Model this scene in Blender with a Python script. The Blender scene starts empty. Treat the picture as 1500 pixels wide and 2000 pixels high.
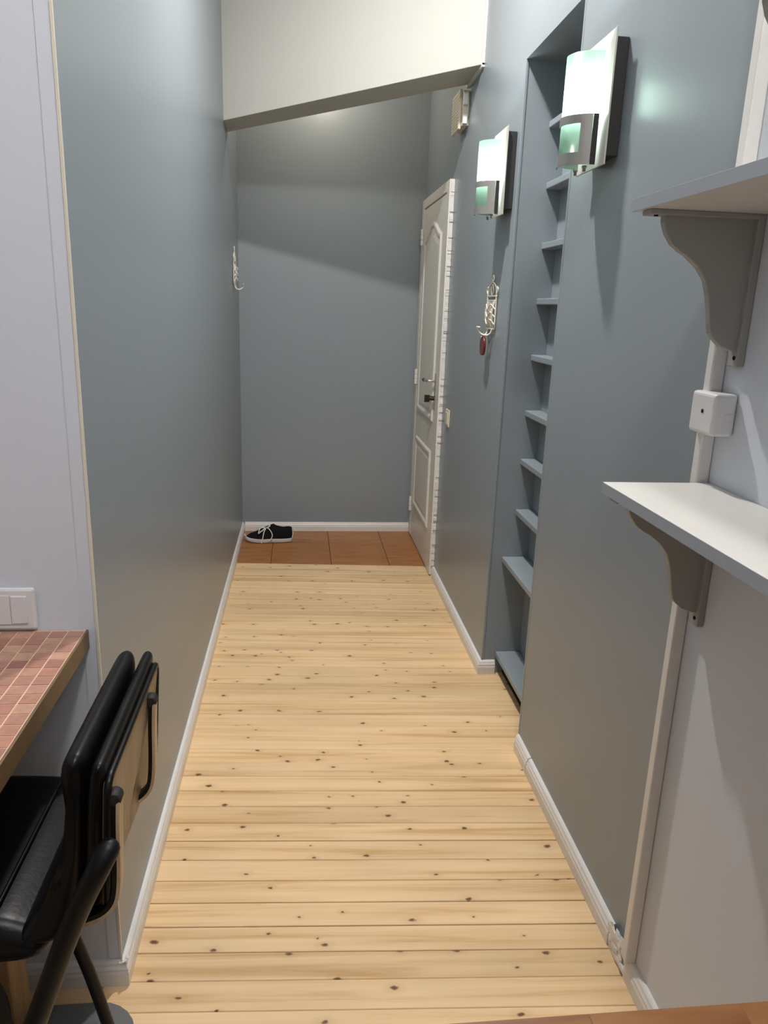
import bpy, bmesh, math, random
from mathutils import Vector, Matrix
random.seed(7)
S = bpy.context.scene
COL = S.collection
# ------------------------------------------------------------------ camera
cd = bpy.data.cameras.new('camera'); cam = bpy.data.objects.new('camera', cd); COL.objects.link(cam)
cd.sensor_fit = 'HORIZONTAL'; cd.sensor_width = 36.0; cd.lens = 1476.17 / 1500 * 36
cd.clip_start = 0.02
FW = Vector((0.11153, 0.958553, -0.262176)); RT = Vector((0.993745, -0.106077, 0.034909)); UP = Vector((-0.005652, 0.26443, 0.964388))
M = Matrix(((RT.x, UP.x, -FW.x), (RT.y, UP.y, -FW.y), (RT.z, UP.z, -FW.z))).to_4x4()
M.translation = Vector((0, 0, 1.4)); cam.matrix_world = M
S.camera = cam
# ------------------------------------------------------------------ view, world, lights
S.view_settings.view_transform = 'Standard'; S.view_settings.look = 'None'
S.view_settings.gamma = 1; S.view_settings.use_curve_mapping = False
S.view_settings.exposure = 0.14
W = bpy.data.worlds.new('world'); S.world = W; W.use_nodes = True
W.node_tree.nodes['Background'].inputs[0].default_value = (0.9, 0.95, 1.0, 1)
W.node_tree.nodes['Background'].inputs[1].default_value = 0.02

def point(name, loc, watts, col, r):
    l = bpy.data.lights.new(name, 'POINT'); l.energy = watts; l.color = col; l.shadow_soft_size = r
    o = bpy.data.objects.new(name, l); COL.objects.link(o); o.location = loc; return o
point('kitchen_ceiling_light', (0.28, 0.10, 3.12), 54, (1.0, 0.97, 0.945), 0.10)
hl = bpy.data.lights.new('hall_ceiling_light', 'AREA'); hl.shape = 'DISK'; hl.size = 0.10; hl.energy = 43; hl.color = (1.0, 0.965, 0.93)
ho = bpy.data.objects.new('hall_ceiling_light', hl); COL.objects.link(ho); ho.location = (0.20, 2.42, 3.07)
point('entry_ceiling_light', (0.13, 4.30, 2.60), 8.0, (1.0, 0.88, 0.72), 0.04)
BULB = 150.0

# ------------------------------------------------------------------ materials
def mat(name, col, rough=0.5, spec=0.5, metal=0.0, bump=None, var=None, coat=0.0):
    m = bpy.data.materials.new(name); m.use_nodes = True
    nt = m.node_tree; b = nt.nodes['Principled BSDF']
    b.inputs['Base Color'].default_value = (*col, 1); b.inputs['Roughness'].default_value = rough
    b.inputs['Specular IOR Level'].default_value = spec; b.inputs['Metallic'].default_value = metal
    b.inputs['Coat Weight'].default_value = coat
    tc = nt.nodes.new('ShaderNodeTexCoord')
    if var:
        sc, amt = var
        n = nt.nodes.new('ShaderNodeTexNoise'); n.inputs['Scale'].default_value = sc; n.inputs['Detail'].default_value = 4
        nt.links.new(tc.outputs['Object'], n.inputs['Vector'])
        mx = nt.nodes.new('ShaderNodeMixRGB'); mx.blend_type = 'MIX'
        mx.inputs[1].default_value = (*[c * (1 - amt) for c in col], 1); mx.inputs[2].default_value = (*[min(1, c * (1 + amt)) for c in col], 1)
        nt.links.new(n.outputs['Fac'], mx.inputs[0]); nt.links.new(mx.outputs[0], b.inputs['Base Color'])
    if bump:
        sc, st = bump
        n = nt.nodes.new('ShaderNodeTexNoise'); n.inputs['Scale'].default_value = sc; n.inputs['Detail'].default_value = 3
        nt.links.new(tc.outputs['Object'], n.inputs['Vector'])
        bp = nt.nodes.new('ShaderNodeBump'); bp.inputs['Strength'].default_value = st; bp.inputs['Distance'].default_value = 0.002
        nt.links.new(n.outputs['Fac'], bp.inputs['Height']); nt.links.new(bp.outputs[0], b.inputs['Normal'])
    return m

def ramp(nt, stops):
    r = nt.nodes.new('ShaderNodeValToRGB'); e = r.color_ramp.elements
    while len(e) < len(stops): e.new(0.5)
    for k, (p, c) in enumerate(stops): e[k].position = p; e[k].color = (*c, 1)
    return r

def wood(name, light, mid, dark, knots=True, gscale=(1.6, 26, 26), rough=0.42, tint=0.10, knotcol=(0.15, 0.065, 0.03), axis=0, kd=0.55):
    m = bpy.data.materials.new(name); m.use_nodes = True; nt = m.node_tree; b = nt.nodes['Principled BSDF']
    L = nt.links.new; N = nt.nodes.new
    tc = N('ShaderNodeTexCoord'); oi = N('ShaderNodeObjectInfo')
    mul = N('ShaderNodeMath'); mul.operation = 'MULTIPLY'; mul.inputs[1].default_value = 57.0; L(oi.outputs['Random'], mul.inputs[0])
    cmb = N('ShaderNodeCombineXYZ'); 
    for k in range(3): L(mul.outputs[0], cmb.inputs[k])
    add = N('ShaderNodeVectorMath'); L(tc.outputs['Object'], add.inputs[0]); L(cmb.outputs[0], add.inputs[1])
    mp = N('ShaderNodeMapping')
    sc = [gscale[1]] * 3; sc[axis] = gscale[0]
    mp.inputs['Scale'].default_value = sc; L(add.outputs[0], mp.inputs['Vector'])
    n = N('ShaderNodeTexNoise'); n.inputs['Scale'].default_value = 1.0; n.inputs['Detail'].default_value = 5; n.inputs['Roughness'].default_value = 0.55
    n.inputs['Distortion'].default_value = 0.6; L(mp.outputs[0], n.inputs['Vector'])
    r = ramp(nt, [(0.28, dark), (0.45, mid), (0.62, light)]); L(n.outputs['Fac'], r.inputs[0])
    out = r.outputs[0]
    # slow tone change along each board
    n2 = N('ShaderNodeTexNoise'); n2.inputs['Scale'].default_value = 2.3; n2.inputs['Detail'].default_value = 2; L(add.outputs[0], n2.inputs['Vector'])
    a = N('ShaderNodeMath'); a.operation = 'MULTIPLY_ADD'; a.inputs[1].default_value = tint * 2; a.inputs[2].default_value = 1 - tint * 1.6; L(n2.outputs['Fac'], a.inputs[0])
    a2 = N('ShaderNodeMath'); a2.operation = 'MULTIPLY_ADD'; a2.inputs[1].default_value = tint; L(oi.outputs['Random'], a2.inputs[0]); L(a.outputs[0], a2.inputs[2])
    vm = N('ShaderNodeVectorMath'); vm.operation = 'SCALE'; L(out, vm.inputs[0]); L(a2.outputs[0], vm.inputs['Scale']); out = vm.outputs[0]
    if knots:
        mk = N('ShaderNodeMapping'); s3 = [14.0] * 3; s3[axis] = 8.0; mk.inputs['Scale'].default_value = s3
        nw = N('ShaderNodeTexNoise'); nw.inputs['Scale'].default_value = 60; L(add.outputs[0], nw.inputs['Vector'])
        nv = N('ShaderNodeVectorMath'); nv.operation = 'MULTIPLY_ADD'; nv.inputs[1].default_value = (0.012,) * 3; L(nw.outputs['Color'], nv.inputs[0]); L(add.outputs[0], nv.inputs[2])
        L(nv.outputs[0], mk.inputs['Vector'])
        v = N('ShaderNodeTexVoronoi'); v.voronoi_dimensions = '2D'; v.inputs['Scale'].default_value = 1.0; L(mk.outputs[0], v.inputs['Vector'])
        sep = N('ShaderNodeSeparateColor'); L(v.outputs['Color'], sep.inputs[0])
        # radius differs per knot; most cells have none
        gt = N('ShaderNodeMath'); gt.operation = 'GREATER_THAN'; gt.inputs[1].default_value = 1 - kd; L(sep.outputs[0], gt.inputs[0])
        rad = N('ShaderNodeMath'); rad.operation = 'MULTIPLY_ADD'; rad.inputs[1].default_value = 0.06; rad.inputs[2].default_value = 0.035; L(sep.outputs[1], rad.inputs[0])
        dv = N('ShaderNodeMath'); dv.operation = 'DIVIDE'; L(v.outputs['Distance'], dv.inputs[0]); L(rad.outputs[0], dv.inputs[1])
        kr = ramp(nt, [(0.45, (1, 1, 1)), (0.75, (0.55, 0.55, 0.55)), (1.0, (0, 0, 0))])
        halo = ramp(nt, [(0.0, (0.35,) * 3), (1.0, (0, 0, 0))])
        dv2 = N('ShaderNodeMath'); dv2.operation = 'DIVIDE'; dv2.inputs[1].default_value = 3.2; L(dv.outputs[0], dv2.inputs[0])
        L(dv.outputs[0], kr.inputs[0]); L(dv2.outputs[0], halo.inputs[0])
        for src, c in ((halo, tuple(x * 0.75 for x in dark)), (kr, knotcol)):
            mm = N('ShaderNodeMath'); mm.operation = 'MULTIPLY'; L(src.outputs[0], mm.inputs[0]); L(gt.outputs[0], mm.inputs[1])
            mx = N('ShaderNodeMixRGB'); L(mm.outputs[0], mx.inputs[0]); L(out, mx.inputs[1]); mx.inputs[2].default_value = (*c, 1); out = mx.outputs[0]
    L(out, b.inputs['Base Color']); b.inputs['Roughness'].default_value = rough; b.inputs['Specular IOR Level'].default_value = 0.35
    bp = N('ShaderNodeBump'); bp.inputs['Strength'].default_value = 0.12; bp.inputs['Distance'].default_value = 0.001
    L(n.outputs['Fac'], bp.inputs['Height']); L(bp.outputs[0], b.inputs['Normal'])
    return m

def random_tint(name, stops, rough=0.4, nscale=30, namt=0.25):
    m = bpy.data.materials.new(name); m.use_nodes = True; nt = m.node_tree; b = nt.nodes['Principled BSDF']
    L = nt.links.new; N = nt.nodes.new
    oi = N('ShaderNodeObjectInfo'); r = ramp(nt, stops); L(oi.outputs['Random'], r.inputs[0])
    tc = N('ShaderNodeTexCoord'); geo = N('ShaderNodeNewGeometry')
    n = N('ShaderNodeTexNoise'); n.inputs['Scale'].default_value = nscale; n.inputs['Detail'].default_value = 5; L(geo.outputs['Position'], n.inputs['Vector'])
    a = N('ShaderNodeMath'); a.operation = 'MULTIPLY_ADD'; a.inputs[1].default_value = namt * 2; a.inputs[2].default_value = 1 - namt; L(n.outputs['Fac'], a.inputs[0])
    vm = N('ShaderNodeVectorMath'); vm.operation = 'SCALE'; L(r.outputs[0], vm.inputs[0]); L(a.outputs[0], vm.inputs['Scale'])
    L(vm.outputs[0], b.inputs['Base Color']); b.inputs['Roughness'].default_value = rough
    return m

GREY = mat('grey_blue_wall_paint', (0.254, 0.290, 0.314), 0.34, 0.55, bump=(90, 0.10), var=(1.3, 0.03))
WHITEW = mat('white_wall_paint', (0.66, 0.69, 0.74), 0.5, 0.4, bump=(70, 0.04))
CREAMW = mat('warm_white_boarding', (0.50, 0.49, 0.45), 0.55, 0.35, bump=(40, 0.06))
CEIL = mat('white_ceiling_paint', (0.78, 0.78, 0.77), 0.7, 0.3)
TRIMW = mat('glossy_white_trim_paint', (0.74, 0.72, 0.69), 0.3, 0.5, bump=(60, 0.25), var=(25, 0.06))
CREAM = mat('cream_filler', (0.72, 0.66, 0.54), 0.5)
PLASTIC = mat('white_plastic', (0.74, 0.73, 0.73), 0.3, 0.5)
CREAMP = mat('cream_plastic', (0.66, 0.60, 0.45), 0.4, 0.5)
DOORW = mat('door_white_paint', (0.72, 0.70, 0.64), 0.38, 0.5, bump=(55, 0.10))
EDGEG = mat('grey_front_strip', (0.36, 0.39, 0.43), 0.4)
LAMIN = mat('white_laminate', (0.72, 0.705, 0.665), 0.32, 0.5)
BRKT = mat('pale_grey_plastic', (0.34, 0.335, 0.31), 0.4, 0.5)
PINE = wood('knotty_pine', (0.80, 0.575, 0.335), (0.75, 0.515, 0.28), (0.58, 0.345, 0.15), tint=0.16, gscale=(1.3, 36, 36))
PINEP = wood('pine_post', (0.62, 0.42, 0.22), (0.55, 0.36, 0.17), (0.36, 0.22, 0.10), axis=2, gscale=(3, 40, 40))
BROWNT = wood('brown_wood_look_tile', (0.41, 0.175, 0.055), (0.345, 0.14, 0.04), (0.25, 0.092, 0.025), knots=False, gscale=(6, 40, 40), rough=0.35, tint=0.12)
WORK = wood('oak_worktop', (0.27, 0.125, 0.05), (0.22, 0.095, 0.034), (0.16, 0.065, 0.022), knots=False, gscale=(5, 45, 45), rough=0.4, tint=0.12)
PLY = wood('pale_plywood', (0.32, 0.235, 0.14), (0.28, 0.20, 0.115), (0.22, 0.15, 0.08), knots=False, gscale=(3, 45, 45), axis=2, tint=0.08)
BEECH = wood('pale_worn_bentwood', (0.66, 0.50, 0.33), (0.60, 0.43, 0.27), (0.45, 0.30, 0.17), knots=False, gscale=(5, 60, 60), axis=2, tint=0.06)
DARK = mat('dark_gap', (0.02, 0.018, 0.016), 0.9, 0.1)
SUB = mat('dark_subfloor', (0.10, 0.06, 0.03), 0.9, 0.1)
LEATH = mat('black_leather', (0.0035, 0.0035, 0.004), 0.36, 0.26, bump=(140, 0.12))
BLACKM = mat('black_metal', (0.004, 0.004, 0.004), 0.45, 0.3)
BLACKP = mat('black_rubber_and_slot_shade', (0.02, 0.02, 0.02), 0.6, 0.3)  # rubber on the chair caps, painted slot shade on the sconces
STEEL = mat('brushed_steel', (0.30, 0.285, 0.27), 0.5, 0.5, metal=0.6, bump=(200, 0.1))
SATIN = mat('satin_cream_plate', (0.50, 0.49, 0.44), 0.35, 0.5)
BOXD = mat('dark_mount_box', (0.03, 0.03, 0.03), 0.6, 0.3)
DARKBR = mat('dark_bronze', (0.045, 0.035, 0.028), 0.35, 0.5, metal=0.6)
CHROME = mat('chrome', (0.7, 0.7, 0.68), 0.15, 0.5, metal=1.0)
WIRE = mat('cream_painted_wire', (0.72, 0.67, 0.55), 0.45, 0.5)
WIREW = mat('white_painted_wire', (0.72, 0.71, 0.66), 0.45, 0.5)
FOB = mat('dark_red_leather', (0.13, 0.016, 0.008), 0.3, 0.5)
CANVAS = mat('black_canvas', (0.006, 0.006, 0.009), 0.85, 0.2, bump=(900, 0.3))
RUBW = mat('white_rubber', (0.55, 0.52, 0.49), 0.6, 0.3)
LACE = mat('white_lace', (0.75, 0.74, 0.70), 0.8, 0.2)
MATG = mat('grey_felt', (0.16, 0.165, 0.165), 0.9, 0.1, bump=(300, 0.4))
NAVY = mat('navy_cloth', (0.012, 0.018, 0.032), 0.9, 0.1, bump=(250, 0.4))
CHARC = mat('charcoal_cloth', (0.045, 0.045, 0.042), 0.9, 0.1, bump=(250, 0.4))
GROUT = mat('pink_grout', (0.70, 0.48, 0.36), 0.5, var=(40, 0.12))
EDGE = mat('brown_table_edge', (0.17, 0.10, 0.045), 0.45, var=(22, 0.35))
TILE = random_tint('terracotta_tiles', [(0.0, (0.30, 0.125, 0.095)), (0.2, (0.42, 0.20, 0.14)), (0.45, (0.48, 0.27, 0.185)), (0.7, (0.36, 0.18, 0.135)), (1.0, (0.58, 0.36, 0.23))], 0.35, 60, 0.35)

def glass_mat():
    m = bpy.data.materials.new('frosted_green_glass'); m.use_nodes = True; nt = m.node_tree
    for n in list(nt.nodes): nt.nodes.remove(n)
    N = nt.nodes.new; L = nt.links.new
    o = N('ShaderNodeOutputMaterial'); tl = N('ShaderNodeBsdfTranslucent'); tp = N('ShaderNodeBsdfTransparent'); gl = N('ShaderNodeBsdfGlossy'); df = N('ShaderNodeBsdfDiffuse')
    tl.inputs[0].default_value = (0.14, 0.20, 0.165, 1); tp.inputs[0].default_value = (0.86, 0.97, 0.89, 1); df.inputs[0].default_value = (0.50, 0.72, 0.59, 1)
    gl.inputs['Roughness'].default_value = 0.25; gl.inputs[0].default_value = (0.9, 0.9, 0.9, 1)
    a = N('ShaderNodeMixShader'); a.inputs[0].default_value = 0.32; L(tl.outputs[0], a.inputs[1]); L(tp.outputs[0], a.inputs[2])
    d = N('ShaderNodeMixShader'); d.inputs[0].default_value = 0.16; L(a.outputs[0], d.inputs[1]); L(df.outputs[0], d.inputs[2])
    c = N('ShaderNodeMixShader'); c.inputs[0].default_value = 0.05; L(d.outputs[0], c.inputs[1]); L(gl.outputs[0], c.inputs[2])
    L(c.outputs[0], o.inputs[0]); return m
GLASS = glass_mat()
def emit(name, col, s):
    m = bpy.data.materials.new(name); m.use_nodes = True; b = m.node_tree.nodes['Principled BSDF']
    b.inputs['Base Color'].default_value = (0.9, 0.9, 0.9, 1); b.inputs['Emission Color'].default_value = (*col, 1); b.inputs['Emission Strength'].default_value = s; return m
BULBM = emit('lit_bulb', (0.93, 0.98, 1.0), BULB)

# ------------------------------------------------------------------ mesh helpers
def finish(name, bm, m, parent=None, smooth=False, bevel=0.0, seg=2, angle=0.6):
    bmesh.ops.recalc_face_normals(bm, faces=bm.faces)
    me = bpy.data.meshes.new(name); bm.to_mesh(me); bm.free()
    me.materials.append(m)
    o = bpy.data.objects.new(name, me); COL.objects.link(o)
    if parent: o.parent = parent
    if bevel:
        md = o.modifiers.new('bevel', 'BEVEL'); md.width = bevel; md.segments = seg; md.limit_method = 'ANGLE'; md.angle_limit = angle
    if smooth:
        for p in me.polygons: p.use_smooth = True
    return o
def box(bm, x0, x1, y0, y1, z0, z1):
    v = [bm.verts.new((x, y, z)) for x in (x0, x1) for y in (y0, y1) for z in (z0, z1)]
    for q in ((0, 1, 3, 2), (4, 6, 7, 5), (0, 4, 5, 1), (2, 3, 7, 6), (0, 2, 6, 4), (1, 5, 7, 3)): bm.faces.new([v[i] for i in q])
    return v
def boxo(name, m, x0, x1, y0, y1, z0, z1, parent=None, bevel=0.0, seg=2):
    bm = bmesh.new(); box(bm, x0, x1, y0, y1, z0, z1); return finish(name, bm, m, parent, bevel=bevel, seg=seg)
def quad(bm, *pts): return bm.faces.new([bm.verts.new(p) for p in pts])
def prism(bm, poly, fn0, fn1):
    a = [bm.verts.new(fn0(p)) for p in poly]; b = [bm.verts.new(fn1(p)) for p in poly]
    n = len(poly)
    for i in range(n): bm.faces.new((a[i], a[(i + 1) % n], b[(i + 1) % n], b[i]))
    bm.faces.new(a[::-1]); bm.faces.new(b)
def tube(bm, pts, r, seg=10, r2=None, caps=True):
    pts = [Vector(p) for p in pts]; rs = r if isinstance(r, (list, tuple)) else [r] * len(pts)
    rings = []; t0 = (pts[1] - pts[0]).normalized()
    up = Vector((0, 1, 0)) if abs(t0.y) < 0.8 else Vector((0, 0, 1))
    nrm = (up - t0 * up.dot(t0)).normalized()
    for i, p in enumerate(pts):
        t = (pts[min(i + 1, len(pts) - 1)] - pts[max(i - 1, 0)]).normalized()
        nrm = (nrm - t * nrm.dot(t)).normalized(); bn = t.cross(nrm)
        rings.append([bm.verts.new(p + nrm * rs[i] * math.cos(2 * math.pi * k / seg) + bn * (r2 or 1) * rs[i] * math.sin(2 * math.pi * k / seg)) for k in range(seg)])
    for a, b in zip(rings, rings[1:]):
        for k in range(seg): bm.faces.new((a[k], a[(k + 1) % seg], b[(k + 1) % seg], b[k]))
    if caps: bm.faces.new(rings[0][::-1]); bm.faces.new(rings[-1])
def smoothpath(pts, n=6):
    pts = [Vector(p) for p in pts]; out = []
    for i in range(len(pts) - 1):
        p0, p1, p2, p3 = pts[max(i - 1, 0)], pts[i], pts[i + 1], pts[min(i + 2, len(pts) - 1)]
        for k in range(n):
            t = k / n
            out.append(0.5 * ((2 * p1) + (p2 - p0) * t + (2 * p0 - 5 * p1 + 4 * p2 - p3) * t * t + (3 * p1 - p0 - 3 * p2 + p3) * t ** 3))
    out.append(pts[-1]); return out
def lathe(bm, prof, c, axis='z', seg=16):
    rings = []
    for r, h in prof:
        ring = []
        for k in range(seg):
            a = 2 * math.pi * k / seg; u, v = r * math.cos(a), r * math.sin(a)
            p = {'z': (u, v, h), 'x': (h, u, v), 'y': (u, h, v)}[axis]
            ring.append(bm.verts.new(Vector(c) + Vector(p)))
        rings.append(ring)
    for a, b in zip(rings, rings[1:]):
        for k in range(seg): bm.faces.new((a[k], a[(k + 1) % seg], b[(k + 1) % seg], b[k]))
    bm.faces.new(rings[0][::-1]); bm.faces.new(rings[-1])
def tag(o, label, cat, group=None, kind=None):
    if label: o['label'] = label
    if cat: o['category'] = cat
    if group: o['group'] = group
    if kind: o['kind'] = kind
    return o
def empty(name, loc, label, cat, group=None, kind=None):
    o = bpy.data.objects.new(name, None); COL.objects.link(o); o.location = loc; o.empty_display_size = 0.05
    return tag(o, label, cat, group, kind)
def into(parent, *objs):
    for o in objs:
        o.parent = parent; o.matrix_parent_inverse = Matrix.Translation(-Vector(parent.location))
def struct(o, label, cat): return tag(o, label, cat, None, 'structure')

# ------------------------------------------------------------------ room shell
XL, XR, YB, ZC = -0.36, 0.725, 4.66, 3.30
YK = 1.337                                   # plane of the white kitchen wall
bm = bmesh.new(); box(bm, -2.5, 1.0, -2.2, 4.8, -0.06, -0.018)
floor = struct(finish('floor', bm, SUB), 'knotty pine plank floor of the hall with brown tiles at its far end', 'floor')
bm = bmesh.new(); box(bm, -2.6, 1.1, -2.3, 4.8, ZC, ZC + 0.05)
struct(finish('ceiling', bm, CEIL), 'white ceiling above the hall and kitchen', 'ceiling')
# left hall wall: a solid block behind both the grey hall face and the white kitchen face
bm = bmesh.new()
quad(bm, (-0.366, YK, -0.02), (-0.354, YB + 0.02, -0.02), (-0.360, YB + 0.02, ZC), (-0.378, YK, ZC))
struct(finish('wall_left', bm, GREY), 'long grey blue painted wall on the left of the hall', 'wall')
bm = bmesh.new(); quad(bm, (-2.5, YK, -0.02), (-0.366, YK, -0.02), (-0.378, YK, ZC), (-2.5, YK, ZC))
struct(finish('wall_kitchen', bm, WHITEW), 'white wall facing the camera at left, above the tiled table', 'wall')
bm = bmesh.new(); quad(bm, (-0.5, YB, -0.02), (0.9, YB, -0.02), (0.9, YB, ZC), (-0.5, YB, ZC))
struct(finish('wall_back', bm, GREY), 'grey wall closing the far end of the hall', 'wall')
# right wall with the shelf niche let into it
NY0, NY1, NZ, NX = 2.155, 2.690, 2.190, 0.878
bm = bmesh.new()
quad(bm, (XR, 1.262, -0.02), (XR, NY0, -0.02), (XR, NY0, ZC), (XR, 1.262, ZC))
quad(bm, (XR, NY1, -0.02), (XR, YB + 0.02, -0.02), (XR, YB + 0.02, ZC), (XR, NY1, ZC))
quad(bm, (XR, NY0, NZ), (XR, NY1, NZ), (XR, NY1, ZC), (XR, NY0, ZC))
quad(bm, (XR, NY1, -0.02), (NX, NY1, -0.02), (NX, NY1, NZ), (XR, NY1, NZ))
quad(bm, (XR, NY0, -0.02), (NX, NY0, -0.02), (NX, NY0, NZ), (XR, NY0, NZ))
quad(bm, (NX, NY0, -0.02), (NX, NY1, -0.02), (NX, NY1, NZ), (NX, NY0, NZ))
quad(bm, (XR, NY0, NZ), (NX, NY0, NZ), (NX, NY1, NZ), (XR, NY1, NZ))
wr = struct(finish('wall_right', bm, GREY), 'grey blue wall on the right with a tall recessed shelf niche', 'wall')
for nm, (x0, x1, y0, y1) in {'a': (XR - 0.001, XR + 0.009, NY1 - 0.0025, NY1 + 0.012), 'b': (XR - 0.0012, XR + 0.010, NY0 - 0.010, NY0 + 0.0025)}.items():
    boxo('corner_bead', GREY, x0, x1, y0, y1, 0.055 if nm == 'a' else 0.0, NZ, wr, 0.002)
bm = bmesh.new(); quad(bm, (XR, -2.2, -0.02), (XR, 1.262, -0.02), (XR, 1.262, ZC), (XR, -2.2, ZC))
struct(finish('wall_side', bm, WHITEW), 'white wall at right carrying the white bracket shelves', 'wall')
bm = bmesh.new(); quad(bm, (-2.5, -2.2, -0.02), (XR, -2.2, -0.02), (XR, -2.2, ZC), (-2.5, -2.2, ZC))
struct(finish('wall_rear', bm, WHITEW), 'white kitchen wall behind the camera', 'wall')
bm = bmesh.new(); quad(bm, (-2.5, -2.2, -0.02), (-2.5, YK, -0.02), (-2.5, YK, ZC), (-2.5, -2.2, ZC))
struct(finish('wall_far_left', bm, WHITEW), 'white kitchen wall beyond the table on the left', 'wall')

# floorboards: every board an object, 73 mm wide, laid a little askew across the hall
BA = math.radians(-3.35); BW = 0.073; ZT = 0.0
def board_mesh(length, w, th=0.017):
    bm = bmesh.new(); c = 0.0013
    prof = [(-w / 2, -th), (w / 2, -th), (w / 2, -c), (w / 2 - c, 0), (-w / 2 + c, 0), (-w / 2, -c)]
    prism(bm, prof, lambda p: (0, p[0], p[1]), lambda p: (length, p[0], p[1]))
    bmesh.ops.recalc_face_normals(bm, faces=bm.faces)
    me = bpy.data.meshes.new('floorboard'); bm.to_mesh(me); bm.free(); me.materials.append(PINE); return me
bm_short = [board_mesh(1.12, BW - g) for g in (0.0010, 0.0018, 0.0028)]
bm_niche = [board_mesh(1.28, BW - g) for g in (0.0010, 0.0020)]
bm_long = [board_mesh(3.2, BW - g) for g in (0.0010, 0.0018, 0.0028)]
yk = 2.038 + BW / 2 - 14 * BW - 12 * BW
k = 0
while yk < 3.98:
    kitchen = yk < YK + 0.03
    if kitchen: me = random.choice(bm_long); x0 = -2.46
    elif NY0 - 0.06 < yk < NY1 + 0.10: me = random.choice(bm_niche); x0 = -0.38
    else: me = random.choice(bm_short); x0 = -0.38
    o = bpy.data.objects.new('floorboard', me); COL.objects.link(o); o.parent = floor
    # yk is the board's centre at x = 0.03
    o.location = (x0, yk + (x0 - 0.03) * math.tan(BA), ZT - random.random() * 0.0006); o.rotation_euler = (0, 0, BA)
    yk += BW; k += 1
YT = yk - BW / 2 - 0.001                      # where the pine ends at x = 0.03
# entry tiles: one row of brown wood-look tiles, their near edges cut along the last board
xs = [-0.36, -0.156, 0.181, 0.506, 0.735]
for x0, x1 in zip(xs, xs[1:]):
    bm = bmesh.new(); g = 0.0012; n0 = YT + (x0 - 0.03) * math.tan(BA) + 0.002; n1 = YT + (x1 - 0.03) * math.tan(BA) + 0.002; cx = (x0 + x1) / 2
    poly = [(x0 + g - cx, n0 - 4.3), (x1 - g - cx, n1 - 4.3), (x1 - g - cx, YB - 0.004 - 4.3), (x0 + g - cx, YB - 0.004 - 4.3)]
    prism(bm, poly, lambda p: (p[0], p[1], -0.016), lambda p: (p[0], p[1], -0.0005))
    o = finish('floor_tile', bm, BROWNT, floor, bevel=0.0008, seg=1); o.location = (cx, 4.3, 0)

# sloping white boarding across the hall overhead (underside of the loft)
bm = bmesh.new()
A = [(XL - 0.015, 3.941, 2.207), (XL - 0.015, 4.147, 2.199), (XR, 3.600, 2.344), (XR, 3.334, 2.351)]
lo = [bm.verts.new(p) for p in A]; hi = [bm.verts.new((p[0], p[1], ZC)) for p in A]
bm.faces.new(lo); bm.faces.new(hi)
for i in range(4): bm.faces.new((lo[i], lo[(i + 1) % 4], hi[(i + 1) % 4], hi[i]))
beam = struct(finish('trim_overhead_boarding', bm, CREAMW, bevel=0.002), 'white boxed bulkhead crossing the hall overhead with a slanting lower edge', 'bulkhead')
bm = bmesh.new()
for z0, zz in ((2.353, 0),):
    box(bm, XR - 0.009, XR + 0.001, 3.322, 3.334, 2.345, ZC)
    prism(bm, [(3.322, 2.338), (3.61, 2.330), (3.61, 2.342), (3.322, 2.352)], lambda p: (XR - 0.010, p[0], p[1]), lambda p: (XR, p[0], p[1]))
finish('edge_strip', bm, TRIMW, beam)

# skirting
PROF = [(0, 0), (0.016, 0), (0.0165, 0.030), (0.0145, 0.036), (0.0150, 0.041), (0.0115, 0.047), (0.010, 0.052), (0.006, 0.0555), (0, 0.0565)]
def skirt(name, path, label, m=TRIMW):
    """path = list of (x, y, nx, ny): wall point and unit direction (mitre scaled) pointing off the wall"""
    bm = bmesh.new(); rings = []
    for (x, y, nx, ny) in path: rings.append([bm.verts.new((x + nx * d, y + ny * d, z)) for d, z in PROF])
    n = len(PROF)
    for a, b in zip(rings, rings[1:]):
        for i in range(n): bm.faces.new((a[i], a[(i + 1) % n], b[(i + 1) % n], b[i]))
    bm.faces.new(rings[0][::-1]); bm.faces.new(rings[-1])
    return struct(finish(name, bm, m), label, 'baseboard')
bl = skirt('baseboard_left', [(-1.6, YK, 0, -1), (-0.366, YK, 1, -1), (-0.355, YB, 1, -1)], 'white moulded baseboard running along the left wall and round its corner')
skirt('baseboard_back', [(-0.355 + 0.016, YB, 0, -1), (XR - 0.022, YB, 0, -1)], 'white baseboard at the foot of the far grey wall')
skirt('baseboard_right', [(XR, 3.81, -1, 0), (XR, NY1, -1, -1), (0.777, NY1, 0, -1)], 'white baseboard from the door to the shelf niche')
bn = skirt('baseboard_niche_side', [(XR, 2.150, -0.75, 0), (XR, 2.142, -1, 0), (XR, 2.012, -1, 0)], 'short white baseboard piece beside the niche')
skirt('baseboard_right_near', [(XR, 2.008, -1, 0), (XR, 1.352, -1, 0)], 'long white baseboard below the near right grey wall')
bs = skirt('baseboard_side', [(XR, 1.262, -1, 0), (XR, -1.0, -1, 0)], 'white baseboard below the white shelf wall at bottom right')
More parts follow.
